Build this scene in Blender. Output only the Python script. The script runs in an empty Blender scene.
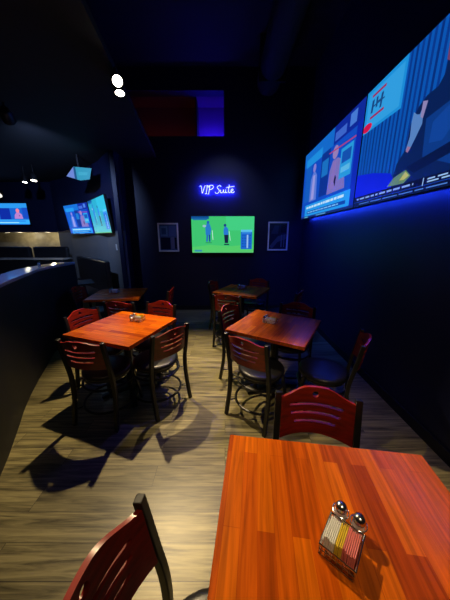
import bpy, bmesh, math, random
from mathutils import Vector, Matrix
random.seed(7)
S = bpy.context.scene
C = S.collection
R = math.radians
PI = math.pi

# ------------------------------------------------------------------ materials
def nodes(name):
    m = bpy.data.materials.new(name); m.use_nodes = True
    nt = m.node_tree
    return m, nt, nt.nodes['Principled BSDF']

def mat(name, col, rough=.5, metal=0., coat=0., var=.15, scale=30., bump=.0, spec=.5, trans=0.):
    m, nt, b = nodes(name)
    N, L = nt.nodes, nt.links
    tc = N.new('ShaderNodeTexCoord')
    no = N.new('ShaderNodeTexNoise'); no.inputs['Scale'].default_value = scale; no.inputs['Detail'].default_value = 3
    L.new(tc.outputs['Object'], no.inputs['Vector'])
    mx = N.new('ShaderNodeMix'); mx.data_type = 'RGBA'
    mx.inputs['A'].default_value = tuple(c*(1-var) for c in col)+(1,)
    mx.inputs['B'].default_value = tuple(min(1, c*(1+var)) for c in col)+(1,)
    L.new(no.outputs['Fac'], mx.inputs['Factor'])
    L.new(mx.outputs['Result'], b.inputs['Base Color'])
    b.inputs['Roughness'].default_value = rough
    b.inputs['Metallic'].default_value = metal
    b.inputs['Coat Weight'].default_value = coat
    b.inputs['Specular IOR Level'].default_value = spec
    b.inputs['Transmission Weight'].default_value = trans
    if bump:
        bp = N.new('ShaderNodeBump'); bp.inputs['Strength'].default_value = bump; bp.inputs['Distance'].default_value = .01
        L.new(no.outputs['Fac'], bp.inputs['Height']); L.new(bp.outputs['Normal'], b.inputs['Normal'])
    return m

def emit(name, col, strength):
    m, nt, b = nodes(name)
    N, L = nt.nodes, nt.links
    b.inputs['Base Color'].default_value = tuple(col)+(1,)
    b.inputs['Emission Color'].default_value = tuple(col)+(1,)
    b.inputs['Emission Strength'].default_value = strength
    return m

def screen_mat(name, strength):
    m, nt, b = nodes(name)
    N, L = nt.nodes, nt.links
    a = N.new('ShaderNodeAttribute'); a.attribute_name = 'Col'
    b.inputs['Base Color'].default_value = (.005, .005, .006, 1)
    b.inputs['Roughness'].default_value = .35
    L.new(a.outputs['Color'], b.inputs['Emission Color'])
    b.inputs['Emission Strength'].default_value = strength
    return m

def wood_top(name):
    """butcher block: boards along local y, mixed tones, fine grain"""
    m, nt, b = nodes(name)
    N, L = nt.nodes, nt.links
    tc = N.new('ShaderNodeTexCoord'); oi = N.new('ShaderNodeObjectInfo')
    rnd = N.new('ShaderNodeMath'); rnd.operation = 'MULTIPLY'; rnd.inputs[1].default_value = 40
    L.new(oi.outputs['Random'], rnd.inputs[0])
    add = N.new('ShaderNodeVectorMath'); add.operation = 'ADD'
    L.new(tc.outputs['Object'], add.inputs[0]); L.new(rnd.outputs[0], add.inputs[1])
    rot = N.new('ShaderNodeVectorRotate'); rot.rotation_type = 'Z_AXIS'; rot.inputs['Angle'].default_value = PI/2
    L.new(add.outputs[0], rot.inputs['Vector'])
    br = N.new('ShaderNodeTexBrick'); br.offset = .37; br.offset_frequency = 2
    br.inputs['Scale'].default_value = 1; br.inputs['Mortar Size'].default_value = .0006
    br.inputs['Brick Width'].default_value = .42; br.inputs['Row Height'].default_value = .052
    br.inputs['Color1'].default_value = (.0, .0, .0, 1); br.inputs['Color2'].default_value = (1, 1, 1, 1)
    br.inputs['Mortar'].default_value = (.1, .1, .1, 1); br.inputs['Bias'].default_value = 0
    L.new(rot.outputs[0], br.inputs['Vector'])
    cr = N.new('ShaderNodeValToRGB')
    e = cr.color_ramp.elements
    e[0].position = 0; e[0].color = (.30, .043, .0015, 1)
    e[1].position = 1; e[1].color = (.58, .125, .002, 1)
    x = e.new(.45); x.color = (.45, .076, .0018, 1)
    L.new(br.outputs['Color'], cr.inputs['Fac'])
    mp = N.new('ShaderNodeMapping'); mp.inputs['Scale'].default_value = (70, 3.5, 20)
    L.new(add.outputs[0], mp.inputs['Vector'])
    no = N.new('ShaderNodeTexNoise'); no.inputs['Scale'].default_value = 1; no.inputs['Detail'].default_value = 5; no.inputs['Distortion'].default_value = .8
    L.new(mp.outputs[0], no.inputs['Vector'])
    mr = N.new('ShaderNodeMapRange'); mr.inputs['From Min'].default_value = .3; mr.inputs['From Max'].default_value = .7
    mr.inputs['To Min'].default_value = .6; mr.inputs['To Max'].default_value = 1.2
    L.new(no.outputs['Fac'], mr.inputs['Value'])
    mul = N.new('ShaderNodeVectorMath'); mul.operation = 'SCALE'
    L.new(cr.outputs['Color'], mul.inputs[0]); L.new(mr.outputs[0], mul.inputs['Scale'])
    L.new(mul.outputs[0], b.inputs['Base Color'])
    b.inputs['Roughness'].default_value = .24
    b.inputs['Specular IOR Level'].default_value = .22
    bp = N.new('ShaderNodeBump'); bp.inputs['Strength'].default_value = .08; bp.inputs['Distance'].default_value = .004
    L.new(no.outputs['Fac'], bp.inputs['Height']); L.new(bp.outputs['Normal'], b.inputs['Normal'])
    return m

def plank_floor(name):
    """vinyl planks running along X"""
    m, nt, b = nodes(name)
    N, L = nt.nodes, nt.links
    tc = N.new('ShaderNodeTexCoord')
    br = N.new('ShaderNodeTexBrick'); br.offset = .41
    br.inputs['Scale'].default_value = 1; br.inputs['Mortar Size'].default_value = .0016
    br.inputs['Brick Width'].default_value = 1.2; br.inputs['Row Height'].default_value = .15
    br.inputs['Color1'].default_value = (0, 0, 0, 1); br.inputs['Color2'].default_value = (1, 1, 1, 1)
    br.inputs['Mortar'].default_value = (0, 0, 0, 1)
    L.new(tc.outputs['Object'], br.inputs['Vector'])
    # per-plank offset of the grain
    sh = N.new('ShaderNodeVectorMath'); sh.operation = 'MULTIPLY_ADD'
    sh.inputs[1].default_value = (9, 5, 3)
    L.new(br.outputs['Color'], sh.inputs[0]); L.new(tc.outputs['Object'], sh.inputs[2])
    mp = N.new('ShaderNodeMapping'); mp.inputs['Scale'].default_value = (1.8, 30, 1)
    L.new(sh.outputs[0], mp.inputs['Vector'])
    no = N.new('ShaderNodeTexNoise'); no.inputs['Scale'].default_value = 1.3; no.inputs['Detail'].default_value = 7; no.inputs['Roughness'].default_value = .62; no.inputs['Distortion'].default_value = .6
    L.new(mp.outputs[0], no.inputs['Vector'])
    cr = N.new('ShaderNodeValToRGB'); e = cr.color_ramp.elements
    e[0].position = .34; e[0].color = (.055, .045, .018, 1)
    e[1].position = .70; e[1].color = (.37, .32, .145, 1)
    L.new(no.outputs['Fac'], cr.inputs['Fac'])
    mr = N.new('ShaderNodeMapRange'); mr.inputs['To Min'].default_value = .72; mr.inputs['To Max'].default_value = 1.2
    L.new(br.outputs['Color'], mr.inputs['Value'])
    mul = N.new('ShaderNodeVectorMath'); mul.operation = 'SCALE'
    L.new(cr.outputs['Color'], mul.inputs[0]); L.new(mr.outputs[0], mul.inputs['Scale'])
    mx = N.new('ShaderNodeMix'); mx.data_type = 'RGBA'
    L.new(br.outputs['Fac'], mx.inputs['Factor']); L.new(mul.outputs[0], mx.inputs['A'])
    mx.inputs['B'].default_value = (.03, .022, .013, 1)
    L.new(mx.outputs['Result'], b.inputs['Base Color'])
    b.inputs['Roughness'].default_value = .42
    bp = N.new('ShaderNodeBump'); bp.inputs['Strength'].default_value = .12; bp.inputs['Distance'].default_value = .004
    L.new(no.outputs['Fac'], bp.inputs['Height']); L.new(bp.outputs['Normal'], b.inputs['Normal'])
    return m

def red_wood(name):
    m, nt, b = nodes(name)
    N, L = nt.nodes, nt.links
    tc = N.new('ShaderNodeTexCoord')
    mp = N.new('ShaderNodeMapping'); mp.inputs['Scale'].default_value = (4, 30, 60)
    L.new(tc.outputs['Object'], mp.inputs['Vector'])
    no = N.new('ShaderNodeTexNoise'); no.inputs['Scale'].default_value = 1; no.inputs['Detail'].default_value = 4
    L.new(mp.outputs[0], no.inputs['Vector'])
    cr = N.new('ShaderNodeValToRGB'); e = cr.color_ramp.elements
    e[0].position = .3; e[0].color = (.13, .007, .0035, 1)
    e[1].position = .75; e[1].color = (.30, .014, .006, 1)
    L.new(no.outputs['Fac'], cr.inputs['Fac']); L.new(cr.outputs['Color'], b.inputs['Base Color'])
    b.inputs['Roughness'].default_value = .32
    b.inputs['Coat Weight'].default_value = .3; b.inputs['Coat Roughness'].default_value = .2
    return m

M = dict(
    navy=mat('navy_paint', (.0035, .0065, .036), .5, var=.12, scale=3, bump=.02),
    black_wall=mat('black_paint', (.006, .006, .008), .6, var=.2, scale=4),
    ceil=mat('black_ceiling_paint', (.004, .004, .005), .8, var=.3, scale=6),
    grey=mat('grey_paint', (.16, .17, .17), .6, var=.1, scale=4),
    tile=mat('cream_backsplash', (.36, .31, .20), .4, var=.55, scale=7),
    maroon=mat('maroon_paint', (.10, .018, .09), .6, var=.1, scale=3),
    ledge=mat('ledge_laminate', (.42, .46, .60), .2, var=.1, scale=8, coat=.3),
    counter=mat('pale_counter_edge', (.32, .30, .26), .3, var=.1, scale=9),
    floor=plank_floor('plank_floor'),
    top=wood_top('butcher_block'),
    red=red_wood('mahogany_red_wood'),
    frame=mat('black_metal_frame', (.008, .008, .009), .38, var=.25, scale=60, bump=.02),
    vinyl=mat('black_vinyl', (.010, .010, .012), .36, var=.2, scale=90, bump=.06),
    plastic=mat('black_plastic', (.008, .008, .009), .4, var=.2, scale=40),
    steel=mat('chrome_wire', (.62, .62, .64), .22, 1.0, var=.1, scale=50),
    glass=mat('shaker_glass', (.75, .82, .90), .08, var=.05, trans=.55),
    white=mat('white_paper', (.80, .79, .74), .6, var=.06, scale=80),
    yellow=mat('yellow_paper', (.80, .58, .03), .6, var=.06, scale=80),
    pink=mat('pink_paper', (.78, .22, .20), .6, var=.08, scale=80),
    picframe=mat('pale_grey_frame', (.72, .73, .80), .4, var=.08, scale=20),
    lamp_shell=mat('black_lamp_shell', (.012, .012, .013), .35, var=.2, scale=40),
    lamp=emit('lamp_face', (1, .93, .74), 14),
    lamp_dim=emit('dim_lamp_face', (1, .95, .8), 1.2),
    down=emit('downlight_face', (1, .88, .62), 3.2),
    neon=emit('neon_tube', (.55, .60, 1), 1.7),
    halo=emit('added_halo_glow', (.015, .02, 1), 330),
    led=emit('blue_led_strip', (.012, .05, 1), 60.0),
    fill_lamp_blue=emit('fill_lamp_face', (.05, .05, 1), 2.0),  # face of the added blue fill and wash lamps
    added_violet=emit('added_violet_glow', (.03, .02, 1), 160.0),
    added_warm=emit('added_warm_glow', (1, .25, .05), 3.5),
    screen=screen_mat('screen_picture', 1.0),
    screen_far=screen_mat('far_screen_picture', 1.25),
)
def photo_mat(name, cols, scale):
    m, nt, b = nodes(name)
    N, L = nt.nodes, nt.links
    a = N.new('ShaderNodeAttribute'); a.attribute_name = 'Col'
    L.new(a.outputs['Color'], b.inputs['Base Color']); b.inputs['Roughness'].default_value = .25
    return m
M['print'] = photo_mat('photo_print', None, 1)

# ------------------------------------------------------------------ mesh helpers
class MB:
    def __init__(s): s.bm = bmesh.new()
    def box(s, c, d, rot=None):
        r = bmesh.ops.create_cube(s.bm, size=1)
        mtx = Matrix.Translation(c) @ (rot if rot is not None else Matrix.Identity(4)) @ Matrix.Diagonal((*d, 1))
        bmesh.ops.transform(s.bm, matrix=mtx, verts=r['verts']); return s
    def loft(s, rings, closed=False, caps=True):
        vr = [[s.bm.verts.new(p) for p in r] for r in rings]
        n = len(vr[0]); m = len(vr)
        for i in range(m if closed else m-1):
            a, b = vr[i], vr[(i+1) % m]
            for j in range(n):
                try: s.bm.faces.new((a[j], a[(j+1) % n], b[(j+1) % n], b[j]))
                except ValueError: pass
        if caps and not closed:
            s.bm.faces.new(list(reversed(vr[0]))); s.bm.faces.new(vr[-1])
        return s
    def tube(s, pts, r, n=8, closed=False, up=None, w=None, d=None):
        """round tube, or a w x d rectangular bar when w is given"""
        P = [Vector(p) for p in pts]; rings = []
        prev = None
        for i, p in enumerate(P):
            if closed: t = (P[(i+1) % len(P)]-P[i-1])
            else: t = P[min(i+1, len(P)-1)]-P[max(i-1, 0)]
            t.normalize()
            a = Vector(up) if up else (prev if prev else (Vector((0, 0, 1)) if abs(t.z) < .9 else Vector((1, 0, 0))))
            x = (a-t*a.dot(t)); x.normalize(); prev = x.copy(); y = t.cross(x)
            rr = r[i] if isinstance(r, (list, tuple)) else r
            if w: rings.append([p+x*(sx*w/2)+y*(sy*d/2) for sx, sy in ((-1, -1), (1, -1), (1, 1), (-1, 1))])
            else: rings.append([p+x*(math.cos(k*2*PI/n)*rr)+y*(math.sin(k*2*PI/n)*rr) for k in range(n)])
        return s.loft(rings, closed)
    def lathe(s, prof, c=(0, 0, 0), n=32, sx=1, sy=1):
        rings = [[(c[0]+r*sx*math.cos(k*2*PI/n), c[1]+r*sy*math.sin(k*2*PI/n), c[2]+z) for k in range(n)] for r, z in prof]
        return s.loft(rings)
    def prism(s, poly, z0, z1):
        a = [s.bm.verts.new((x, y, z0)) for x, y in poly]; b = [s.bm.verts.new((x, y, z1)) for x, y in poly]
        n = len(poly)
        for i in range(n): s.bm.faces.new((a[i], a[(i+1) % n], b[(i+1) % n], b[i]))
        s.bm.faces.new(list(reversed(a))); s.bm.faces.new(b); return s
    def build(s, name, m, parent=None, smooth=False, bevel=0, loc=None):
        bmesh.ops.recalc_face_normals(s.bm, faces=s.bm.faces[:])
        me = bpy.data.meshes.new(name); s.bm.to_mesh(me); s.bm.free()
        o = bpy.data.objects.new(name, me); C.objects.link(o); me.materials.append(m)
        if smooth:
            for p in me.polygons: p.use_smooth = True
            try: me.set_sharp_from_angle(angle=R(40))
            except Exception: pass
        if bevel:
            b = o.modifiers.new('bevel', 'BEVEL'); b.width = bevel; b.segments = 2; b.limit_method = 'ANGLE'; b.angle_limit = R(40)
        if parent: o.parent = parent
        if loc: o.location = loc
        return o

def tag(o, label=None, cat=None, group=None, kind=None):
    if label: o['label'] = label
    if cat: o['category'] = cat
    if group: o['group'] = group
    if kind: o['kind'] = kind
    return o
def empty(name, loc=(0, 0, 0), rz=0, label=None, cat=None, group=None):
    o = bpy.data.objects.new(name, None); C.objects.link(o); o.empty_display_size = .1
    o.location = loc; o.rotation_euler.z = rz
    return tag(o, label, cat, group)
def kids(o): return [c for c in bpy.data.objects if c.parent == o]
def copy_tree(o, parent=None):
    c = o.copy(); C.objects.link(c)
    if parent: c.parent = parent
    for ch in kids(o): copy_tree(ch, c)
    return c
def struct(o): o['kind'] = 'structure'; return o

# ------------------------------------------------------------------ room shell
CZ = 4.6
YB, XR, XL, YF = 5.2, 1.65, -9.2, -2.6
struct(MB().box((-3.7, 3.0, -.05), (11.4, 11.6, .1)).build('floor', M['floor']))
struct(MB().box((-3.7, 3.0, CZ+.05), (11.4, 11.6, .1)).build('ceiling', M['ceil']))
struct(MB().box((XR+.1, (YF+YB)/2+.1, CZ/2), (.2, YB-YF+.4, CZ)).build('wall_right', M['navy']))
# back wall with the high recess cut out of it
RX0, RX1, RZ0, RZ1 = -2.02, -.02, 3.50, 4.24
wb = MB()
wb.box(((-2.02+XR)/2, YB+.1, RZ0/2), (XR+2.02, .2, RZ0))
wb.box(((RX1+XR)/2, YB+.1, (RZ0+RZ1)/2), (XR-RX1, .2, RZ1-RZ0))
wb.box(((-2.02+XR)/2, YB+.1, (RZ1+CZ)/2), (XR+2.02, .2, CZ-RZ1))
struct(wb.build('wall_back', M['black_wall'] if False else M['navy']))
struct(MB().box(((RX0+RX1)/2, YB+.62, (RZ0+RZ1)/2), (RX1-RX0+.2, .04, RZ1-RZ0+.2)).build('trim_1', M['maroon']))
tb = MB()
tb.box(((RX0+RX1)/2, YB+.4, RZ0-.02), (RX1-RX0, .4, .04)); tb.box(((RX0+RX1)/2, YB+.4, RZ1+.02), (RX1-RX0, .4, .04))
tb.box((RX1+.02, YB+.4, (RZ0+RZ1)/2), (.04, .4, RZ1-RZ0)); tb.box((RX0-.02, YB+.4, (RZ0+RZ1)/2), (.04, .4, RZ1-RZ0))
struct(tb.build('trim_2', M['maroon']))
fn = MB(); fn.box((-.565, YB+.4, (RZ0+RZ1)/2), (.02, .38, RZ1-RZ0)); fn.box(((RX0+RX1)/2, YB+.215, RZ0+.035), (RX1-RX0, .012, .07))  # fin and lip added to block spill from the recess strips
struct(fn.build('light_baffle', M['black_wall']))
# diagonal wall left of the back wall: navy above, grey below
dg = [(-2.02, 5.2), (-2.1, 4.78), (-2.62, 5.40), (-3.52, 6.22), (-4.35, 6.88), (-4.95, 7.25)]
def strip(pts, t):
    out = [Vector((*p, 0)) for p in pts]; off = []
    for i, p in enumerate(out):
        d = out[min(i+1, len(out)-1)]-out[max(i-1, 0)]; d.normalize()
        off.append((p.x+d.y*t, p.y-d.x*t))
    return [(p.x, p.y) for p in out]+list(reversed(off))
struct(MB().prism(strip(dg[1:], .15), 1.74, CZ).build('wall_left_back', M['navy']))
struct(MB().prism(strip(dg[1:], .15), 0, 1.74).build('wall_left_back_lower', M['grey']))
struct(MB().prism([(-2.1, 4.78), (-2.02, 4.78), (-2.02, 5.4), (-2.14, 5.4)], 0, CZ).build('trim_3', M['navy']))
# bar end: soffit over a lit serving opening
struct(MB().box((-7.1, 7.55, 3.2), (4.4, .5, 2.88)).build('wall_bar_soffit', M['navy']))
struct(MB().box((-7.1, 8.35, CZ/2), (4.6, .1, CZ)).build('wall_bar_back', M['tile']))
struct(MB().box((-4.9, 7.8, CZ/2), (.1, 1.1, CZ)).build('wall_bar_end', M['grey']))
struct(MB().box((XL-.1, 3, CZ/2), (.2, 11.6, CZ)).build('wall_left', M['black_wall']))
struct(MB().box((-3.7, YF-.1, CZ/2), (11.4, .2, CZ)).build('wall_front', M['black_wall']))
struct(MB().box((-3.7, 8.75, CZ/2), (11.4, .1, CZ)).build('wall_far', M['black_wall']))
# lower ceiling over the left half of the room
ce = [(-1.36, 5.2), (-.95, 2.0), (-.40, YF), (XL, YF), (XL, 8.6), (-2.0, 8.6), (-2.0, 5.2)]
struct(MB().prism(ce, 3.13, 3.20).build('ceiling_lower', M['ceil']))
struct(MB().box((XR-.008, (YF+YB)/2, .05), (.016, YB-YF, .1)).build('baseboard_right', M['black_wall']))
struct(MB().box(((-2.02+XR)/2, YB-.008, .05), (XR+2.0, .016, .1)).build('baseboard_back', M['black_wall']))

# exposed duct and ceiling rail up in the black ceiling
o = MB().tube([(.75, YF+.1, 4.2), (.75, 1, 4.2), (.75, 4.9, 4.2)], .2, 20).build('air_duct', M['ceil'], smooth=True)
for y in (-1.5, .5, 2.5, 4.5): MB().box((.75, y, 4.3), (.43, .03, .6)).build('hanger', M['ceil'], o)
tag(o, 'black round air duct running under the dark ceiling above the big right screens', 'duct')

# ------------------------------------------------------------------ curved half wall with ledge
hw = [(-1.40, -.8), (-1.40, .3), (-1.45, .95), (-1.60, 1.32), (-1.80, 1.68), (-1.98, 1.99), (-2.14, 2.32), (-2.32, 2.74), (-2.48, 3.14), (-2.54, 3.54), (-2.53, 3.98)]
def smooth_path(p, n=6):
    out = []
    for i in range(len(p)-1):
        p0, p1, p2, p3 = p[max(i-1, 0)], p[i], p[i+1], p[min(i+2, len(p)-1)]
        for k in range(n):
            t = k/n
            out.append(tuple(.5*(2*p1[j]+(p2[j]-p0[j])*t+(2*p0[j]-5*p1[j]+4*p2[j]-p3[j])*t*t+(3*p1[j]-p0[j]-3*p2[j]+p3[j])*t**3) for j in range(len(p1))))
    out.append(tuple(p[-1])); return out
hp = smooth_path(hw)
half = empty('half_wall', (-2.14, 2.32, 0), 0, 'curved black half wall with a pale shiny ledge along the left side of the floor', 'half wall')
def local(poly, o): return [(x-o[0], y-o[1]) for x, y in poly]
ho = (-2.14, 2.32)
MB().prism(local(strip(hp, -.17), ho), 0, 1.18).build('wall_body', M['black_wall'], half)
wide = strip([(x+.01, y) for x, y in hp], -.25)
lg = MB().prism(local(wide, ho), 1.18, 1.215).build('ledge', M['ledge'], half, bevel=.006)
lg['label'] = 'pale shiny ledge top'

# ------------------------------------------------------------------ tables
def make_table(sz, name='dining_table'):
    t = empty(name)
    hs = sz/2
    MB().box((0, 0, .7425), (sz, sz, .035)).build('tabletop', M['top'], t, bevel=.004)
    p = MB(); p.box((0, 0, .719), (sz*.62, .06, .012)); p.box((0, 0, .719), (.06, sz*.62, .012)); p.build('top_bracket', M['frame'], t)
    MB().tube([(0, 0, .03), (0, 0, .715)], .038, 16).build('column', M['frame'], t, smooth=True)
    for k in range(4):
        a = k*PI/2+PI/4; c, s = math.cos(a), math.sin(a)
        MB().tube([(c*.03, s*.03, .055), (c*.16, s*.16, .04), (c*.29, s*.29, .016)], 0, up=(0, 0, 1), w=.03, d=.055).build('base_foot', M['frame'], t, bevel=.004)
    return t
TB = {}
tp = make_table(.79)
tag(tp, 'orange butcher block table nearest the viewer', 'table', 'square dining tables')
tp.location = (.362, .425, 0); tp.rotation_euler.z = R(-7.5); TB['near'] = tp
tq = make_table(.75)
spots = [('left', -1.01, 2.22, -19.5+90, 'brightly lit orange table in the middle left, four red chairs around it'),
         ('mid', .517, 2.25, -31, 'dark red wooden table at centre right with a violet sheen on its left corner'),
         ('back', .29, 3.87, -26, 'reddish wooden table farthest back, below the golf screen'),
         ('farleft', -1.68, 3.62, 98, 'half blue half red looking table behind the orange table at left')]
for i, (k, x, y, a, lb) in enumerate(spots):
    o = tq if i == 0 else copy_tree(tq)
    o.location = (x, y, 0); o.rotation_euler.z = R(a); TB[k] = o
    tag(o, lb, 'table', 'square dining tables')

# ------------------------------------------------------------------ chairs
def backrest_mesh():
    """bent panel with a humped crest, three slots and a round hole"""
    nu, nv = 32, 10; W = .36; th = .016
    def pos(u, v, side):
        x = (u-.5)*W
        b = max(0, 1-abs(u-.5)*2)
        top = .812+.040*(.5-.5*math.cos(PI*min(1, b*1.25)))
        bot = .585+.012*(1-(2*u-1)**2)
        z = bot+(top-bot)*v
        y = -.228-(z-.6)*.15-.052*(1-(2*u-1)**2)+side*th/2
        return (x, y, z)
    bm = bmesh.new()
    G = [[[bm.verts.new(pos(i/nu, j/nv, s)) for j in range(nv+1)] for i in range(nu+1)] for s in (-1, 1)]
    for s in (0, 1):
        for i in range(nu):
            for j in range(nv):
                q = (G[s][i][j], G[s][i+1][j], G[s][i+1][j+1], G[s][i][j+1])
                bm.faces.new(q if s == 0 else tuple(reversed(q)))
    for i in range(nu):
        bm.faces.new((G[0][i+1][0], G[0][i][0], G[1][i][0], G[1][i+1][0]))
        bm.faces.new((G[0][i][nv], G[0][i+1][nv], G[1][i+1][nv], G[1][i][nv]))
    for j in range(nv):
        bm.faces.new((G[0][0][j], G[0][0][j+1], G[1][0][j+1], G[1][0][j]))
        bm.faces.new((G[0][nu][j+1], G[0][nu][j], G[1][nu][j], G[1][nu][j+1]))
    bmesh.ops.recalc_face_normals(bm, faces=bm.faces[:])
    a = bpy.data.meshes.new('backrest'); bm.to_mesh(a); bm.free()
    cut = MB()
    for z, hl in ((.760, .128), (.713, .118), (.666, .100)):
        hh = .0080; ring = []
        for sgn in (1, -1):
            for k in range(7):
                t = -PI/2+PI*k/6
                ring.append((sgn*(hl+hh*math.cos(t)), sgn*hh*math.sin(t)))
        cut.loft([[(x, y, z+zz) for x, zz in ring] for y in (-.45, -.10)])
    cut.loft([[(.0175*math.cos(k*PI/8), y, .813+.0175*math.sin(k*PI/8)) for k in range(16)] for y in (-.42, -.12)])
    bmesh.ops.recalc_face_normals(cut.bm, faces=cut.bm.faces[:])
    cm = bpy.data.meshes.new('cutter'); cut.bm.to_mesh(cm); cut.bm.free()
    oa = bpy.data.objects.new('backrest', a); oc = bpy.data.objects.new('cutter', cm)
    C.objects.link(oa); C.objects.link(oc)
    md = oa.modifiers.new('b', 'BOOLEAN'); md.object = oc; md.operation = 'DIFFERENCE'; md.solver = 'EXACT'
    dg_ = bpy.context.evaluated_depsgraph_get(); dg_.update()
    me = bpy.data.meshes.new_from_object(oa.evaluated_get(dg_))
    bpy.data.objects.remove(oa); bpy.data.objects.remove(oc)
    me.name = 'backrest'; me.materials.clear(); me.materials.append(M['red'])
    for p in me.polygons: p.use_smooth = True
    me.set_sharp_from_angle(angle=R(35))
    return me

def make_chair():
    t = empty('dining_chair')
    bk = bpy.data.objects.new('backrest', backrest_mesh()); C.objects.link(bk); bk.parent = t
    bk['label'] = 'red wooden back panel with three slots and a round hole'
    # round padded seat
    prof = [(.0, .425), (.17, .425), (.200, .430), (.212, .444), (.212, .458), (.204, .470), (.185, .477), (.11, .482), (.0, .484)]
    st_ = MB().lathe(prof[1:-1]).build('seat', M['vinyl'], t, smooth=True)
    MB().lathe([(.15, .405), (.19, .405), (.19, .425), (.15, .425)]).build('seat_pan', M['frame'], st_, smooth=True)
    for s in (-1, 1):
        pts = smooth_path([(s*.196, -.268, .835), (s*.198, -.236, .64), (s*.199, -.208, .46), (s*.201, -.212, .26), (s*.206, -.255, 0)], 4)
        MB().tube(pts, 0, up=(1, 0, 0), w=.032, d=.030).build('rear_leg', M['frame'], t, bevel=.004)
        pts = smooth_path([(s*.140, .140, .425), (s*.160, .165, .26), (s*.190, .205, 0)], 4)
        MB().tube(pts, 0, up=(1, 0, 0), w=.026, d=.026).build('front_leg', M['frame'], t, bevel=.004)
    for nm, z, r in (('seat_hoop', .350, .215), ('foot_hoop', .135, .232)):
        m = MB().tube([(r*math.cos(k*2*PI/32), r*math.sin(k*2*PI/32), z) for k in range(32)], .0115, 8, True)
        for s in (-1, 1):
            m.tube([(s*r*.70, -r*.70, z), (s*.202, -.215, z)], .008, 6)
            fx = .155+.035*(.26-z)/.26 if z < .26 else .150
            m.tube([(s*r*.70, r*.70, z), (s*fx, .16+.03*(.26-z)/.26 if z < .26 else .152, z)], .006, 6)
        m.build(nm, M['frame'], t, smooth=True)
    return t

CH = [ # x, y, facing, label
 (.43, .775, 170, 'bright red slatted chair tucked in at the far edge of the nearest table'),
 (-.03, .315, 262, 'dark red slatted chair cut off by the bottom edge, left of the nearest table'),
 (.335, 1.94, 320, 'black framed chair, back to the viewer, at the near side of the violet sheened table'),
 (.89, 1.90, 62, 'chair by the navy right wall, its empty black seat catching a white highlight'),
 (.745, 2.48, 151, 'red humped chair back showing over the far edge of the violet sheened table'),
 (.27, 2.475, 236, 'dim red chair at the left far edge of the violet sheened table'),
 (-.69, 2.10, 53, 'red backed chair with blue sheen on its seat, right of the orange left table'),
 (-1.09, 1.95, 350, 'shadowed black chair at the near left edge of the orange table'),
 (-1.31, 2.35, 250, 'dim purplish red chair between the curved half wall and the orange table'),
 (-.88, 2.53, 160, 'small bright red chair back behind the far corner of the orange left table'),
 (.09, 3.47, 345, 'blue tinted chair back at the near side of the table farthest back'),
 (.03, 4.10, 250, 'dark chair at the left end of the table farthest back'),
 (.53, 4.20, 153, 'red chair back peeking over the far edge of the table farthest back'),
 (.90, 3.60, 60, 'nearly black chair between the farthest back table and the right wall'),
 (-1.30, 3.10, 352, 'nearly black chair at the near side of the half blue table'),
 (-1.13, 3.62, 92, 'dark chair with a small reddish glint at the right end of the half blue table'),
 (-2.10, 3.70, 272, 'dark chair in the gloom left of the half blue table'),
]
proto = make_chair()
for i, (x, y, a, lb) in enumerate(CH):
    o = proto if i == 0 else copy_tree(proto)
    o.location = (x, y, 0); o.rotation_euler.z = R(a)
    tag(o, lb, 'chair', 'red backed dining chairs')

# ------------------------------------------------------------------ caddies, shakers, packets
TZ = .760
def make_caddy():
    t = empty('condiment_caddy')
    hx, hy = .045, .050
    def loop(z): return [(-hx, -hy, z), (hx, -hy, z), (hx, hy, z), (-hx, hy, z)]
    w = MB()
    for z in (.004, .022, .040): w.tube(loop(z)+[], .0022 if z != .040 else .0036, 6, True)
    for k in range(7):
        x = -hx+2*hx*k/6
        for s in (-1, 1): w.tube([(x, s*hy, .004), (x, s*hy, .040)], .0015, 5)
        w.tube([(x, -hy, .004), (x, hy, .004)], .0015, 5)
    for k in range(1, 6):
        y = -hy+2*hy*k/6
        for s in (-1, 1): w.tube([(s*hx, y, .004), (s*hx, y, .040)], .0015, 5)
    bk = w.build('basket', M['steel'], t, smooth=True)
    for s in (-1, 1):
        MB().tube([(s*.025+.0225*math.cos(k*PI/10), hy+.0245+.0225*math.sin(k*PI/10), .040) for k in range(20)], .0018, 6, True).build('shaker_ring', M['steel'], bk, smooth=True)
    return t
def make_shaker(cap_label):
    t = empty('shaker')
    MB().lathe([(.004, .0015), (.017, .0015), (.0185, .005), (.0185, .046), (.0155, .056), (.004, .056)], n=20).build('glass_body', M['glass'], t, smooth=True)
    MB().lathe([(.003, .0565), (.0175, .0565), (.0185, .060), (.0185, .068), (.015, .078), (.008, .084), (.002, .0855)], n=20).build('cap', M['steel'], t, smooth=True)
    return t
def make_packet(m):
    b = MB(); b.box((0, 0, .024), (.0034, .066, .046)); b.box((0, 0, .0475), (.0018, .066, .005))
    return b.build('sugar_packet', m)
cad0 = make_caddy(); shk0 = make_shaker('')
pk0 = {k: make_packet(M[k]) for k in ('white', 'yellow', 'pink')}
used = set()
def inst(o, key):
    if key in used: return copy_tree(o)
    used.add(key); return o
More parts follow.
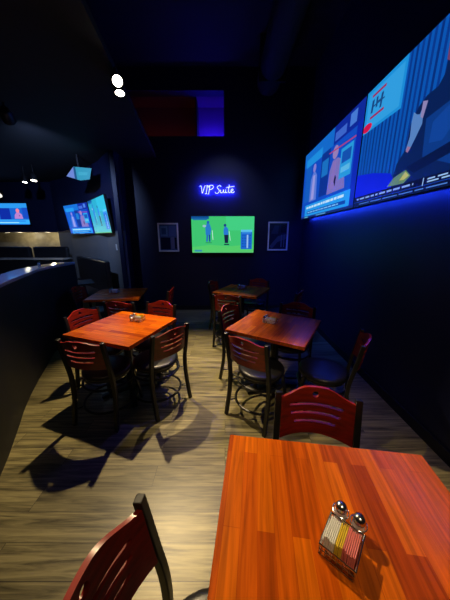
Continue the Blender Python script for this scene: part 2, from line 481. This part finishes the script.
def set_caddy(x, y, rz, where, plan):
    def wp(lx, ly): return (x+lx*math.cos(rz)-ly*math.sin(rz), y+lx*math.sin(rz)+ly*math.cos(rz))
    c = inst(cad0, 'c'); c.location = (x, y, TZ); c.rotation_euler.z = rz
    tag(c, 'chrome wire caddy with shakers and sugar packets on '+where, 'caddy', 'condiment caddies')
    for s, side in ((-1, 'left'), (1, 'right')):
        h = inst(shk0, 's'); h.scale = (.95, .95, .82); h.location = (*wp(s*.025, .0745), TZ); h.rotation_euler.z = rz
        tag(h, f'{side} of two chrome capped shakers in the caddy on {where}', 'shaker', 'glass shakers')
    n = sum(k for _, k in plan); i = 0
    for col, k in plan:
        for q in range(k):
            lx = -.040+.080*(i+.5)/n; i += 1
            p = inst(pk0[col], col)
            p.location = (*wp(lx, random.uniform(-.003, .003)), TZ+.0062); 
            p.rotation_euler = (0, 0, rz+R(random.uniform(-.8, .8)))
            tag(p, f'{col} sugar packet standing in the wire caddy on {where}', 'packet', f'{col} packets on {where}'[:60])
set_caddy(.329, .4625, R(-41), 'the nearest table', [('white', 6), ('yellow', 4), ('pink', 7)])
set_caddy(-.915, 2.36, R(75), 'the orange left table', [('white', 3), ('yellow', 4)])
set_caddy(.485, 2.29, R(55), 'the centre right table', [('white', 4), ('yellow', 3)])
set_caddy(.31, 3.98, R(70), 'the farthest back table', [('white', 5), ('yellow', 2)])
set_caddy(-1.755, 3.67, R(80), 'the half blue table', [('white', 5), ('pink', 2)])

# ------------------------------------------------------------------ screens
def srgb(c):
    return tuple(((v/255)/12.92 if v/255 <= .04045 else ((v/255+.055)/1.055)**2.4) for v in c)
def picture(name, w, h, shapes, m, parent, y0=0.0, step=.0004):
    """flat picture facing local -Y: layered polygons (u right, v up) with a colour each"""
    bm = bmesh.new(); col = bm.loops.layers.float_color.new('Col')
    for i, (c, poly) in enumerate(shapes):
        vs = [bm.verts.new(((min(1, max(0, u))-.5)*w, y0-i*step if False else y0-.0003-min(i, 60)*.00006, (min(1, max(0, v))-.5)*h)) for u, v in poly]
        f = bm.faces.new(vs)
        f.normal_update()
        if f.normal.y > 0: f.normal_flip()
        lin = srgb(c)
        for l in f.loops: l[col] = (*lin, 1)
    me = bpy.data.meshes.new(name); bm.to_mesh(me); bm.free(); me.materials.append(m)
    o = bpy.data.objects.new(name, me); C.objects.link(o); o.parent = parent
    return o
def rect(u0, v0, u1, v1): return [(u0, v0), (u1, v0), (u1, v1), (u0, v1)]
def ell(u, v, a, b, n=14): return [(u+a*math.cos(k*2*PI/n), v+b*math.sin(k*2*PI/n)) for k in range(n)]
def make_tv(name, w, h, shapes, m, label, group=None, thick=.05, arm=.09):
    t = empty(name, label=label, cat='television', group=group)
    f = MB(); bz = .012
    f.box((0, thick/2, 0), (w+2*bz, thick, h+2*bz))
    f.build('housing', M['plastic'], t, bevel=.004)
    picture('screen', w, h, shapes, m, t)
    MB().box((0, thick+arm/2, 0), (w*.3, arm, h*.3)).build('wall_bracket', M['plastic'], t)
    return t

def bars(c, u0, v0, u1, v1, n, rnd, hgt=.6):
    out = []
    for k in range(n):
        vv = v0+(v1-v0)*(k+.5)/n; dh = (v1-v0)/n*hgt/2; u = u0
        while u < u1:
            du = rnd.uniform(.02, .06)*(u1-u0)*2; out.append((c, rect(u, vv-dh, min(u1, u+du), vv+dh))); u += du+.012
    return out
rn = random.Random(3)
# studio programme: two hosts between panels
studio = [((16, 74, 190), rect(0, 0, 1, 1)), ((20, 104, 200), rect(0, .80, .62, 1)), ((30, 140, 220), rect(.05, .78, .42, .9)),
    ((14, 40, 150), rect(.62, .80, 1, 1)), ((60, 100, 200), rect(.64, .83, .80, .92)), ((70, 120, 210), rect(.84, .85, .92, .97)),
    ((20, 90, 190), rect(.05, .25, .2, .78)), ((12, 50, 140), rect(.42, .25, .58, .8)), ((26, 110, 190), rect(.44, .5, .56, .7)),
    ((90, 120, 210), [(.19, .24), (.36, .24), (.34, .58), (.30, .64), (.24, .64), (.20, .56)]),
    ((150, 150, 220), [(.23, .26), (.30, .26), (.30, .60), (.25, .60)]), ((130, 125, 205), ell(.27, .70, .035, .06)),
    ((120, 110, 180), [(.58, .24), (.86, .24), (.82, .54), (.72, .62), (.64, .62), (.60, .52)]),
    ((130, 110, 180), [(.62, .30), (.70, .28), (.70, .60), (.65, .60)]), ((150, 125, 180), ell(.67, .70, .045, .075)),
    ((14, 16, 60), [(.685, .36), (.71, .30), (.72, .40), (.70, .44)]),
    ((40, 150, 215), rect(.76, .36, .92, .68)), ((20, 80, 170), rect(.78, .52, .90, .64)), ((90, 180, 225), rect(.78, .42, .90, .48)),
    ((170, 60, 110), [(.56, .73), (.95, .70), (.95, .715), (.56, .745)]),
    ((12, 40, 170), rect(.94, 0, 1, .82)),
    ((36, 150, 230), rect(.10, .03, .95, .20)), ((14, 70, 170), rect(.16, .06, .90, .10))] \
    + bars((190, 225, 245), .14, .125, .88, .185, 1, rn, .5) + bars((120, 190, 235), .18, .06, .8, .10, 1, rn, .4) \
    + [((20, 40, 110), rect(0, 0, 1, .025)), ((90, 170, 190), rect(.1, .005, .2, .02)), ((80, 150, 200), rect(.4, .005, .6, .02))]
# interview picture: ribbed panel, wall board and a seated speaker in dark blue
talk = [((10, 84, 176), rect(0, 0, 1, 1))]
for k in range(34):
    u = .02+k*.0288; talk.append(((8, 46, 122) if k % 2 else (9, 54, 138), rect(u, 0, u+.013, 1)))
talk += [((28, 140, 214), rect(0, .655, .297, 1)), ((48, 156, 222), rect(.02, .68, .28, .97)),
    ((150, 40, 90), rect(.05, .925, .16, .945)), ((150, 40, 90), rect(.05, .752, .165, .772)),
    ((24, 70, 130), [(.055, .9), (.075, .9), (.068, .8), (.05, .8)]), ((24, 70, 130), rect(.09, .82, .105, .9)), ((24, 70, 130), rect(.09, .85, .13, .862)),
    ((24, 70, 130), [(.13, .9), (.148, .9), (.14, .79), (.125, .79)]), ((24, 70, 130), rect(.06, .84, .16, .852)),
    ((205, 20, 70), ell(.035, .695, .045, .035)),
    ((8, 30, 200), [(0, .08), (.36, .08), (.30, .20), (.16, .26), (0, .30)]),
    ((8, 32, 84), [(.32, .06), (.32, .16), (.333, .251), (.377, .333), (.381, .493), (.411, .576), (.445, .613), (.493, .621), (.514, .67), (.515, .745), (.53, .82), (.60, .88), (.78, .88), (.86, .78), (.93, .6), (1, .4), (1, .06)]),
    ((12, 56, 130), [(.463, .466), (.569, .494), (.72, .52), (.78, .3), (.72, .11), (.627, .115), (.48, .227)]),
    ((16, 66, 150), [(.50, .42), (.56, .47), (.60, .36), (.56, .28), (.50, .30)]),
    ((6, 22, 66), [(.40, .2), (.66, .27), (.72, .22), (.45, .14)]),
    ((110, 60, 100), [(.505, .86), (.51, .74), (.54, .70), (.66, .70), (.70, .80), (.68, .97), (.56, .97)]),
    ((12, 16, 50), [(.505, .90), (.56, .99), (.68, .99), (.71, .86), (.66, .93), (.56, .93)]),
    ((84, 128, 190), [(.438, .57), (.446, .448), (.421, .372), (.398, .308), (.377, .325), (.389, .405), (.384, .50), (.388, .56), (.408, .53), (.424, .52)]),
    ((140, 130, 180), [(.43, .592), (.455, .576), (.444, .48), (.43, .50)]), ((150, 110, 150), [(.385, .345), (.405, .33), (.392, .30), (.378, .315)]),
    ((92, 128, 90), [(.29, .10), (.33, .155), (.40, .182), (.435, .13), (.40, .09)]), ((176, 176, 96), [(.37, .12), (.40, .17), (.425, .135), (.40, .115)]),
    ((6, 14, 52), rect(0, 0, 1, .088)), ((20, 60, 150), rect(0, .034, 1, .04))] \
    + bars((130, 165, 220), .03, .05, .46, .078, 1, rn, .5) + bars((150, 190, 235), .53, .045, .98, .08, 2, rn, .5) + bars((70, 120, 200), .06, .006, .9, .026, 1, rn, .4) \
    + [((150, 190, 235), rect(.508, .035, .512, .085))]
def golf(bg, lo, sky):
    return [(bg, rect(0, 0, 1, 1)), (lo, [(0, 0), (1, 0), (1, .24), (.6, .18), (.3, .22), (0, .16)]), (sky, rect(.55, .62, 1, 1)),
    ((14, 80, 150), rect(.0, .93, .28, 1)), ((30, 110, 170), rect(.02, .90, .25, .94)),
    # two golfers
    ((40, 120, 200), [(.225, .50), (.30, .50), (.315, .66), (.29, .80), (.25, .82), (.22, .72)]), ((150, 190, 205), ell(.205, .74, .03, .035)),
    ((30, 90, 180), ell(.265, .84, .022, .04)), ((34, 100, 190), [(.23, .31), (.255, .31), (.265, .5), (.235, .5)]), ((24, 70, 150), [(.275, .31), (.298, .31), (.30, .5), (.27, .5)]),
    ((200, 235, 225), [(.335, .36), (.345, .36), (.335, .62), (.325, .62)]),
    ((40, 120, 210), [(.515, .50), (.59, .50), (.585, .66), (.56, .72), (.53, .72), (.51, .64)]), ((28, 60, 130), ell(.535, .76, .022, .04)),
    ((20, 30, 66), [(.53, .27), (.585, .27), (.59, .50), (.52, .50)]), ((190, 235, 225), [(.615, .34), (.625, .34), (.605, .6), (.595, .6)]),
    ((20, 60, 70), [(.52, .215), (.6, .215), (.6, .25), (.52, .25)]), ((40, 130, 90), [(.22, .27), (.32, .27), (.32, .29), (.22, .29)]),
    # score panel
    ((90, 190, 235), rect(.79, .57, .97, .64)), ((26, 100, 206), rect(.79, .10, .97, .58)), ((60, 150, 230), rect(.805, .54, .955, .565))] \
    + bars((16, 60, 150), .81, .14, .95, .52, 5, rn, .3) + [((150, 190, 235), rect(.885, .13, .91, .5)), ((50, 140, 180), rect(.04, .03, .16, .08)), ((90, 190, 120), rect(0, 0, 1, .02))]
o = make_tv('wall_television', 1.923, 1.106, studio, M['screen'], 'huge right wall screen showing two studio hosts, the one farther from the viewer', 'huge screens on the right wall', arm=.10)
o.location = (1.50, 3.918, 2.509); o.rotation_euler.z = R(-90)
o = make_tv('wall_television', 1.923, 1.106, talk, M['screen'], 'huge right wall screen nearer the viewer showing a speaker in dark blue before ribbed panels', 'huge screens on the right wall', arm=.10)
o.location = (1.50, 1.966, 2.509); o.rotation_euler.z = R(-90)
o = make_tv('wall_television', 1.31, .737, golf((62, 196, 112), (84, 204, 106), (66, 206, 130)), M['screen'], 'screen on the back wall showing two golfers on bright green grass', None, arm=.010)
o.location = (-.045, 5.14, 1.665)
def place_tilted(o, c, yaw, tilt):
    o.location = c; o.rotation_euler = (R(-tilt)*-1 if False else R(tilt), 0, R(yaw))
feed = golf((38, 160, 190), (44, 168, 186), (44, 176, 206))
o = make_tv('hung_television', 1.22, .69, studio, M['screen_far'], 'left of the paired tilted screens over the grey wall, showing studio hosts', 'paired tilted screens'); place_tilted(o, (-3.61, 6.10, 2.04), -35.3, 7.3)
o = make_tv('hung_television', 1.22, .69, feed, M['screen_far'], 'right of the paired tilted screens over the grey wall, with a teal picture', 'paired tilted screens'); place_tilted(o, (-2.68, 5.28, 2.05), -48.2, 6.2)
bub = [((22, 90, 190), rect(0, 0, 1, 1)), ((40, 140, 220), rect(0, .78, 1, 1)), ((12, 40, 150), rect(.2, .25, .5, .78)), ((20, 70, 180), rect(.85, .3, 1, .8)),
    ((170, 120, 190), [(.60, .28), (.84, .28), (.82, .48), (.76, .58), (.68, .58), (.62, .46)]), ((225, 120, 140), ell(.72, .66, .05, .10)), ((14, 20, 80), ell(.75, .42, .012, .03)),
    ((50, 160, 235), rect(0, .03, 1, .24)), ((150, 210, 245), rect(.08, .08, .7, .12)), ((30, 100, 200), rect(.1, .15, .9, .19))]
o = make_tv('hung_television', 1.02, .58, bub, M['screen_far'], 'screen at the left edge above the lit serving opening, with a pink figure on blue', None, arm=.051)
o.location = (-6.20, 7.2, 2.26)
hi = [((44, 150, 180), rect(0, 0, 1, 1)), ((104, 130, 196), rect(0, 0, .32, 1)), ((14, 60, 110), rect(.32, 0, .40, 1)), ((52, 160, 190), rect(.44, .1, .9, .3)), ((36, 130, 170), rect(.44, .6, .95, .8))]
t = empty('screen_reflection', (-2.86, 5.0, 2.80), 0, 'slanted blue and teal reflection of the paired tilted screens, built as a glowing panel', 'screen')  # glowing panel, housing and stem stand in for a reflection of the paired screens
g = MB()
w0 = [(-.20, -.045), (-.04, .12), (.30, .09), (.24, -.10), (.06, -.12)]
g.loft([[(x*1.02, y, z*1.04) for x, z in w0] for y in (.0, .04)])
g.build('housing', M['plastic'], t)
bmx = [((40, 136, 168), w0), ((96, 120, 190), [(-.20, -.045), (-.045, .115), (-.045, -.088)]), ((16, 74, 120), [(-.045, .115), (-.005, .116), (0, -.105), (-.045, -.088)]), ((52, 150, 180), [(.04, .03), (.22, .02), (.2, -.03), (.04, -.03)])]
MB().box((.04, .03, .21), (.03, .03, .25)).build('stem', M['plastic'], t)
picture('screen', 1, 1, [(c, [(x+.5, z+.5) for x, z in p]) for c, p in bmx], M['screen_far'], t)  # glowing picture that stands in for the reflection

# blue strip behind the big wall screens; hidden recess strips added for their glow
o = tag(MB().box((1.565, 2.95, 1.962), (.008, 3.8, .012)).build('light_strip', M['led']), 'blue light strip glowing along the wall behind the lower edge of the huge screens', 'light strip')
o = tag(MB().box((-.29, YB+.24, RZ0+.03), (.50, .012, .06)).build('light_strip', M['added_violet']), 'hidden violet blue strip added to light the right end of the high recess', 'light strip')

o = tag(MB().box((-1.30, YB+.24, RZ0+.015), (1.4, .012, .02)).build('light_strip', M['added_warm']), 'hidden dim reddish strip added to light the left part of the high recess', 'light strip')

# ------------------------------------------------------------------ neon sign
def letters():
    """script strokes in sign units: x along the wall, y up"""
    return [
     ('letter', [[(0, .86), (.05, .98), (.085, .80), (.10, .40), (.125, .08), (.19, .45), (.27, .92), (.31, 1.0)]]),
     ('letter', [[(.36, .98), (.46, .98)], [(.41, .97), (.37, .45), (.33, .02)], [(.27, .02), (.39, .03)]]),
     ('letter', [[(.55, .90), (.51, .45), (.47, -.06)], [(.46, .80), (.56, 1.0), (.70, 1.0), (.74, .80), (.66, .58), (.52, .50)]]),
     ('letter', [[(1.16, .86), (1.10, .98), (.99, .90), (.95, .70), (1.04, .52), (1.06, .28), (.97, .06), (.86, .08), (.84, .22)]]),
     ('letter', [[(1.14, .48), (1.13, .18), (1.19, .10), (1.27, .26), (1.30, .50), (1.30, .20), (1.35, .12), (1.40, .20)]]),
     ('letter', [[(1.42, .50), (1.41, .20), (1.46, .12), (1.51, .22)], [(1.45, .68), (1.46, .71)]]),
     ('letter', [[(1.62, 1.06), (1.58, .55), (1.58, .20), (1.63, .11), (1.69, .22)], [(1.48, .74), (1.66, .80), (1.90, .86)]]),
     ('letter', [[(1.71, .28), (1.80, .36), (1.82, .50), (1.76, .54), (1.71, .38), (1.73, .16), (1.81, .10), (1.90, .24)]]),
    ]
ns = empty('neon_sign', (-.505, 5.155, 2.463), 0, 'glowing white blue neon sign reading VIP Suite on the back wall above the golf screen', 'neon sign')
for nm, strokes in letters():
    b = MB(); hb = MB()
    for st in strokes:
        p = smooth_path([(x*.366, 0, (y*.155)+x*.004) for x, y in st], 5) if len(st) > 2 else [(x*.366, 0, y*.155+x*.004) for x, y in st]
        b.tube(p, .0058, 8, up=(0, 1, 0)); hb.tube([(q[0], .011, q[2]) for q in p], .0036, 6, up=(0, 1, 0))  # thin blue strip hidden behind each tube, added to throw the wall halo
    lt = b.build(nm, M['neon'], ns, smooth=True); hb.build('hidden_halo_strip', M['halo'], lt, smooth=True)
st = MB()
for x in (.03, .19, .38, .48, .58): st.tube([(x, .006, .07), (x, .044, .07)], .004, 6)
st.build('standoff', M['plastic'], ns)

# ------------------------------------------------------------------ framed pictures
def framed(cx, cz, shapes, label):
    t = empty('framed_picture', (cx, 5.19, cz), 0, label, 'picture', 'framed pictures beside the golf screen')
    w, h, b = .43, .59, .028
    f = MB()
    f.box((-(w-b)/2, -.012, 0), (b, .026, h)); f.box(((w-b)/2, -.012, 0), (b, .026, h))
    f.box((0, -.012, (h-b)/2), (w-2*b, .026, b)); f.box((0, -.012, -(h-b)/2), (w-2*b, .026, b))
    f.build('frame', M['picframe'], t)
    MB().box((0, .002, 0), (w-.01, .008, h-.01)).build('backing', M['plastic'], t)
    pc = picture('print', w-2*b, h-2*b, shapes, M['print'], t, -.004)
framed(-1.205, 1.61, [((70, 92, 140), rect(0, 0, 1, 1)), ((96, 130, 170), rect(.06, .55, .46, .94)), ((80, 100, 160), rect(.54, .55, .94, .94)), ((20, 26, 60), rect(.05, .04, .6, .5)), ((96, 104, 150), rect(.64, .06, .82, .52)), ((16, 20, 52), rect(.84, .06, .95, .5)), ((50, 84, 130), rect(.12, .62, .38, .86))],
       'framed print with pale window shapes, left of the golf screen')
framed(1.125, 1.635, [((28, 34, 62), rect(0, 0, 1, 1)), ((64, 74, 104), [(.02, .1), (.5, .5), (.98, .6), (.98, .4), (.5, .28), (.2, .02)]), ((14, 18, 40), rect(.66, .62, .96, .94)), ((44, 52, 86), [(.1, .6), (.3, .92), (.55, .9), (.5, .6)]), ((90, 98, 126), rect(.68, .08, .74, .56)), ((90, 98, 126), rect(.84, .08, .88, .56))],
       'framed dark print with diagonal shapes, right of the golf screen')

# ------------------------------------------------------------------ spot lamps
def spot_head(p, target, label, lampmat, r=.07, ln=.15, watts=0, cone=75, col=(1, .86, .62), stem_to=None, blend=.6, grp=None, rad=.03):
    t = empty('spot_lamp', p, 0, label, 'spot lamp', grp)
    d = (Vector(target)-Vector(p)).normalized()
    q = d.to_track_quat('-Z', 'Y').to_matrix().to_4x4()
    b = MB().lathe([(r*.5, ln), (r*.8, ln*.9), (r, ln*.5), (r, 0), (r*.9, 0), (r*.85, .02)], n=24); bmesh.ops.transform(b.bm, matrix=q, verts=b.bm.verts[:])
    hs = b.build('lamp_housing', M['lamp_shell'], t, smooth=True)
    b = MB().lathe([(r*.2, .004), (r*.86, .004), (r*.86, .008), (r*.2, .008)], n=24); bmesh.ops.transform(b.bm, matrix=q, verts=b.bm.verts[:])
    b.build('lamp_face', lampmat, hs)
    if stem_to:
        v = Vector(stem_to)-Vector(p)
        MB().tube([-d*ln*.6, Vector((-d.x*ln*.6, -d.y*ln*.6, v.z))], .012, 8).build('stem', M['lamp_shell'], t)
    if watts:
        l = bpy.data.lights.new('lamp_light', 'SPOT'); l.energy = watts; l.spot_size = R(cone); l.spot_blend = blend; l.color = col; l.shadow_soft_size = rad
        lo = bpy.data.objects.new('lamp_light', l); C.objects.link(lo); lo.location = Vector(p)+d*.03
        lo.rotation_euler = d.to_track_quat('-Z', 'Y').to_euler()
    return t
WARM = (1, .76, .42)
spot_head((-.985, 2.60, 3.0), (.50, .50, .76), 'nearer of two bright spot lamps stacked at the edge of the lower ceiling', M['lamp'], r=.05, ln=.12, watts=500, cone=52, stem_to=(0, 0, 3.13), grp='bright spot lamps near the high recess', col=WARM)
spot_head((-1.045, 2.79, 3.0), (-.80, 2.3, .4), 'farther of two bright spot lamps stacked at the edge of the lower ceiling', M['lamp'], r=.05, ln=.12, watts=330, cone=62, stem_to=(0, 0, 3.13), grp='bright spot lamps near the high recess', col=WARM)
spot_head((-4.15, 5.60, 2.8), (-4.1, 5.1, .5), 'larger right one of the small lit pair of spot lamps at far left', M['lamp'], r=.06, watts=25, cone=70, stem_to=(0, 0, 3.13), grp='small spot lamps at far left')
spot_head((-4.47, 5.75, 2.8), (-4.4, 5.2, .5), 'smaller left one of the small lit pair of spot lamps at far left', M['lamp'], r=.05, watts=15, cone=70, stem_to=(0, 0, 3.13), grp='small spot lamps at far left')
spot_head((-6.15, 6.9, 2.72), (-5.6, 4.5, .5), 'dim spot lamp at the left edge above the pink figure screen', M['lamp_dim'], r=.09, watts=0, stem_to=(0, 0, 3.13))
# lamps added for fill and washes; the one behind the viewer is inferred
spot_head((-.15, 3.45, 4.42), (-.42, 2.75, 0), 'unseen warm fill lamp added over the aisle', M['lamp_dim'], watts=820, cone=34, stem_to=(0, 0, CZ), col=WARM, blend=.9)
spot_head((.35, -.9, 4.42), (.50, 1.0, .7), 'warm ceiling spot lamp behind the viewer', M['lamp_dim'], watts=190, cone=33, stem_to=(0, 0, CZ), col=WARM, blend=.9)
spot_head((.45, 3.2, 4.42), (0, 2.3, .3), 'unseen blue fill lamp added over the centre tables', M['fill_lamp_blue'], watts=120, cone=44, stem_to=(0, 0, CZ), col=(.10, .08, 1), blend=1)
spot_head((-2.6, 3.3, 2.98), (-3.7, 6.2, 1.5), 'added blue fill lamp under the lower ceiling facing the paired screens', M['fill_lamp_blue'], watts=260, cone=100, stem_to=(0, 0, 3.13), col=(.35, .5, 1), blend=1)
spot_head((-2.9, 1.7, 2.98), (-2.3, 2.5, 1.2), 'added blue fill lamp above the curved half wall', M['fill_lamp_blue'], watts=100, cone=52, stem_to=(0, 0, 3.13), col=(.25, .38, 1), blend=1)
spot_head((-.45, 2.7, 4.42), (1.65, 3.9, 1.55), 'added deep blue lamp washing the right wall', M['fill_lamp_blue'], watts=330, cone=52, stem_to=(0, 0, CZ), col=(.03, .10, 1), blend=1)
spot_head((.05, 3.15, 4.42), (-.05, 5.19, 1.55), 'added cool lamp washing the framed prints on the back wall', M['fill_lamp_blue'], watts=105, cone=50, stem_to=(0, 0, CZ), col=(.45, .52, 1), blend=.7)

# ------------------------------------------------------------------ bar end on the left
def booth(name, path, label, h=1.15, seat_d=.42):
    o0 = path[0]
    t = empty(name, (o0[0], o0[1], 0), 0, label, 'bench')
    p = smooth_path(path, 5); lp = local(p, o0)
    def offs(a):
        q = []
        for i, (x, y) in enumerate(lp):
            n0 = lp[max(i-1, 0)]; n1 = lp[min(i+1, len(lp)-1)]
            d = Vector((n1[0]-n0[0], n1[1]-n0[1])).normalized(); q.append((x+d.y*-a, y+d.x*a))
        return q
    MB().prism(lp+list(reversed(offs(.10))), .05, h).build('backrest', M['vinyl'], t, bevel=.03)
    MB().prism(offs(.105)+list(reversed(offs(seat_d))), .36, .48).build('seat', M['vinyl'], t, bevel=.03)
    MB().prism(offs(.105)+list(reversed(offs(seat_d-.05))), 0, .355).build('base', M['frame'], t)
    return t
booth('banquette', [(-2.32, 4.78), (-2.80, 5.30), (-3.70, 6.10)], 'curved black banquette along the grey wall under the paired screens')
def small_table(x, y, lb):
    t = empty('cafe_table', (x, y, 0), .6, lb, 'table', 'dark tables by the banquette')
    MB().box((0, 0, .74), (.55, .55, .03)).build('tabletop', M['plastic'], t, bevel=.005)
    MB().tube([(0, 0, .02), (0, 0, .722)], .035, 12).build('column', M['frame'], t, smooth=True)
    MB().lathe([(.05, .0), (.22, .0), (.22, .012), (.05, .022)], n=24).build('base_plate', M['frame'], t, smooth=True)
small_table(-2.92, 4.58, 'nearer dark table with a dull glint in front of the banquette')
small_table(-3.88, 5.37, 'farther dark table with a dull glint in front of the banquette')
# low partition with a pale cap in front of the lit opening
t = empty('bar_counter', (-6.15, 6.05, 0), 0, 'long black counter with a thin pale top edge in front of the lit opening', 'counter')
MB().box((0, .15, .53), (4.1, .30, 1.06)).build('counter_front', M['plastic'], t)
cp = MB().box((0, .14, 1.075), (4.14, .36, .03)).build('counter_top', M['counter'], t, bevel=.004); cp['label'] = 'thin pale countertop'
def bench_back(x, w, y, lb):
    t = empty('padded_bench', (x, y, 0), 0, lb, 'bench', 'padded benches behind the counter')
    MB().box((0, .06, .76), (w, .12, 1.22)).build('backrest', M['vinyl'], t, bevel=.05)
    MB().box((0, .26, .40), (w, .28, .12)).build('seat', M['vinyl'], t, bevel=.03)
    MB().box((0, .24, .17), (w-.06, .30, .34)).build('base', M['frame'], t)
bench_back(-4.70, .94, 6.44, 'black padded bench back with rounded end, right of its twin before the lit opening')
bench_back(-5.80, 1.10, 6.44, 'black padded bench back left of its twin, before the lit opening')
# under-soffit lamps
for k, (x, lb) in enumerate(((-5.72, 'right'), (-6.62, 'left'), )):
    t = empty('downlight', (x, 7.42, 1.758), 0, f'{lb} of two small lights under the soffit of the lit opening', 'light', 'lights under the bar soffit')
    MB().lathe([(.03, -.012), (.06, -.012), (.062, .0), (.03, .0)], n=20).build('trim_ring', M['steel'], t, smooth=True)
    MB().lathe([(.004, -.014), (.045, -.014), (.045, -.008), (.004, -.008)], n=20).build('lamp_face', M['down'], t)
    l = bpy.data.lights.new('bar_light', 'POINT'); l.energy = 6; l.color = (1, .86, .58); l.shadow_soft_size = .05
    lo = bpy.data.objects.new('bar_light', l); C.objects.link(lo); lo.location = (x, 7.9, 1.66)
# little items standing on the half wall ledge and counter
t = empty('shaker', (-2.60, 3.3, 1.215), 0, 'small pale shaker standing alone on the half wall ledge', 'shaker')
for ch in kids(shk0): 
    c = ch.copy(); C.objects.link(c); c.parent = t
# wall switch on grey wall
o = tag(MB().box((0, 0, 0), (.075, .01, .12)).build('wall_switch', M['white'], bevel=.003), 'small pale wall switch on the grey wall below the teal screen', 'switch')
o.location = (-2.20, 4.885, 1.42); o.rotation_euler.z = R(-50)

# ------------------------------------------------------------------ world, camera, view
w = bpy.data.worlds.new('World'); S.world = w; w.use_nodes = True
w.node_tree.nodes['Background'].inputs['Color'].default_value = (.3, .4, 1, 1)
w.node_tree.nodes['Background'].inputs['Strength'].default_value = 0.0
cam = bpy.data.cameras.new('camera'); co = bpy.data.objects.new('camera', cam); C.objects.link(co)
co.location = (0, 0, 1.62); co.rotation_euler = (R(90-15), 0, 0)
cam.sensor_fit = 'VERTICAL'; cam.sensor_height = 36; cam.lens = 36*235/600
cam.clip_start = .02
S.camera = co
S.view_settings.view_transform = 'Standard'; S.view_settings.look = 'None'
S.view_settings.exposure = 0; S.view_settings.gamma = 1; S.view_settings.use_curve_mapping = False
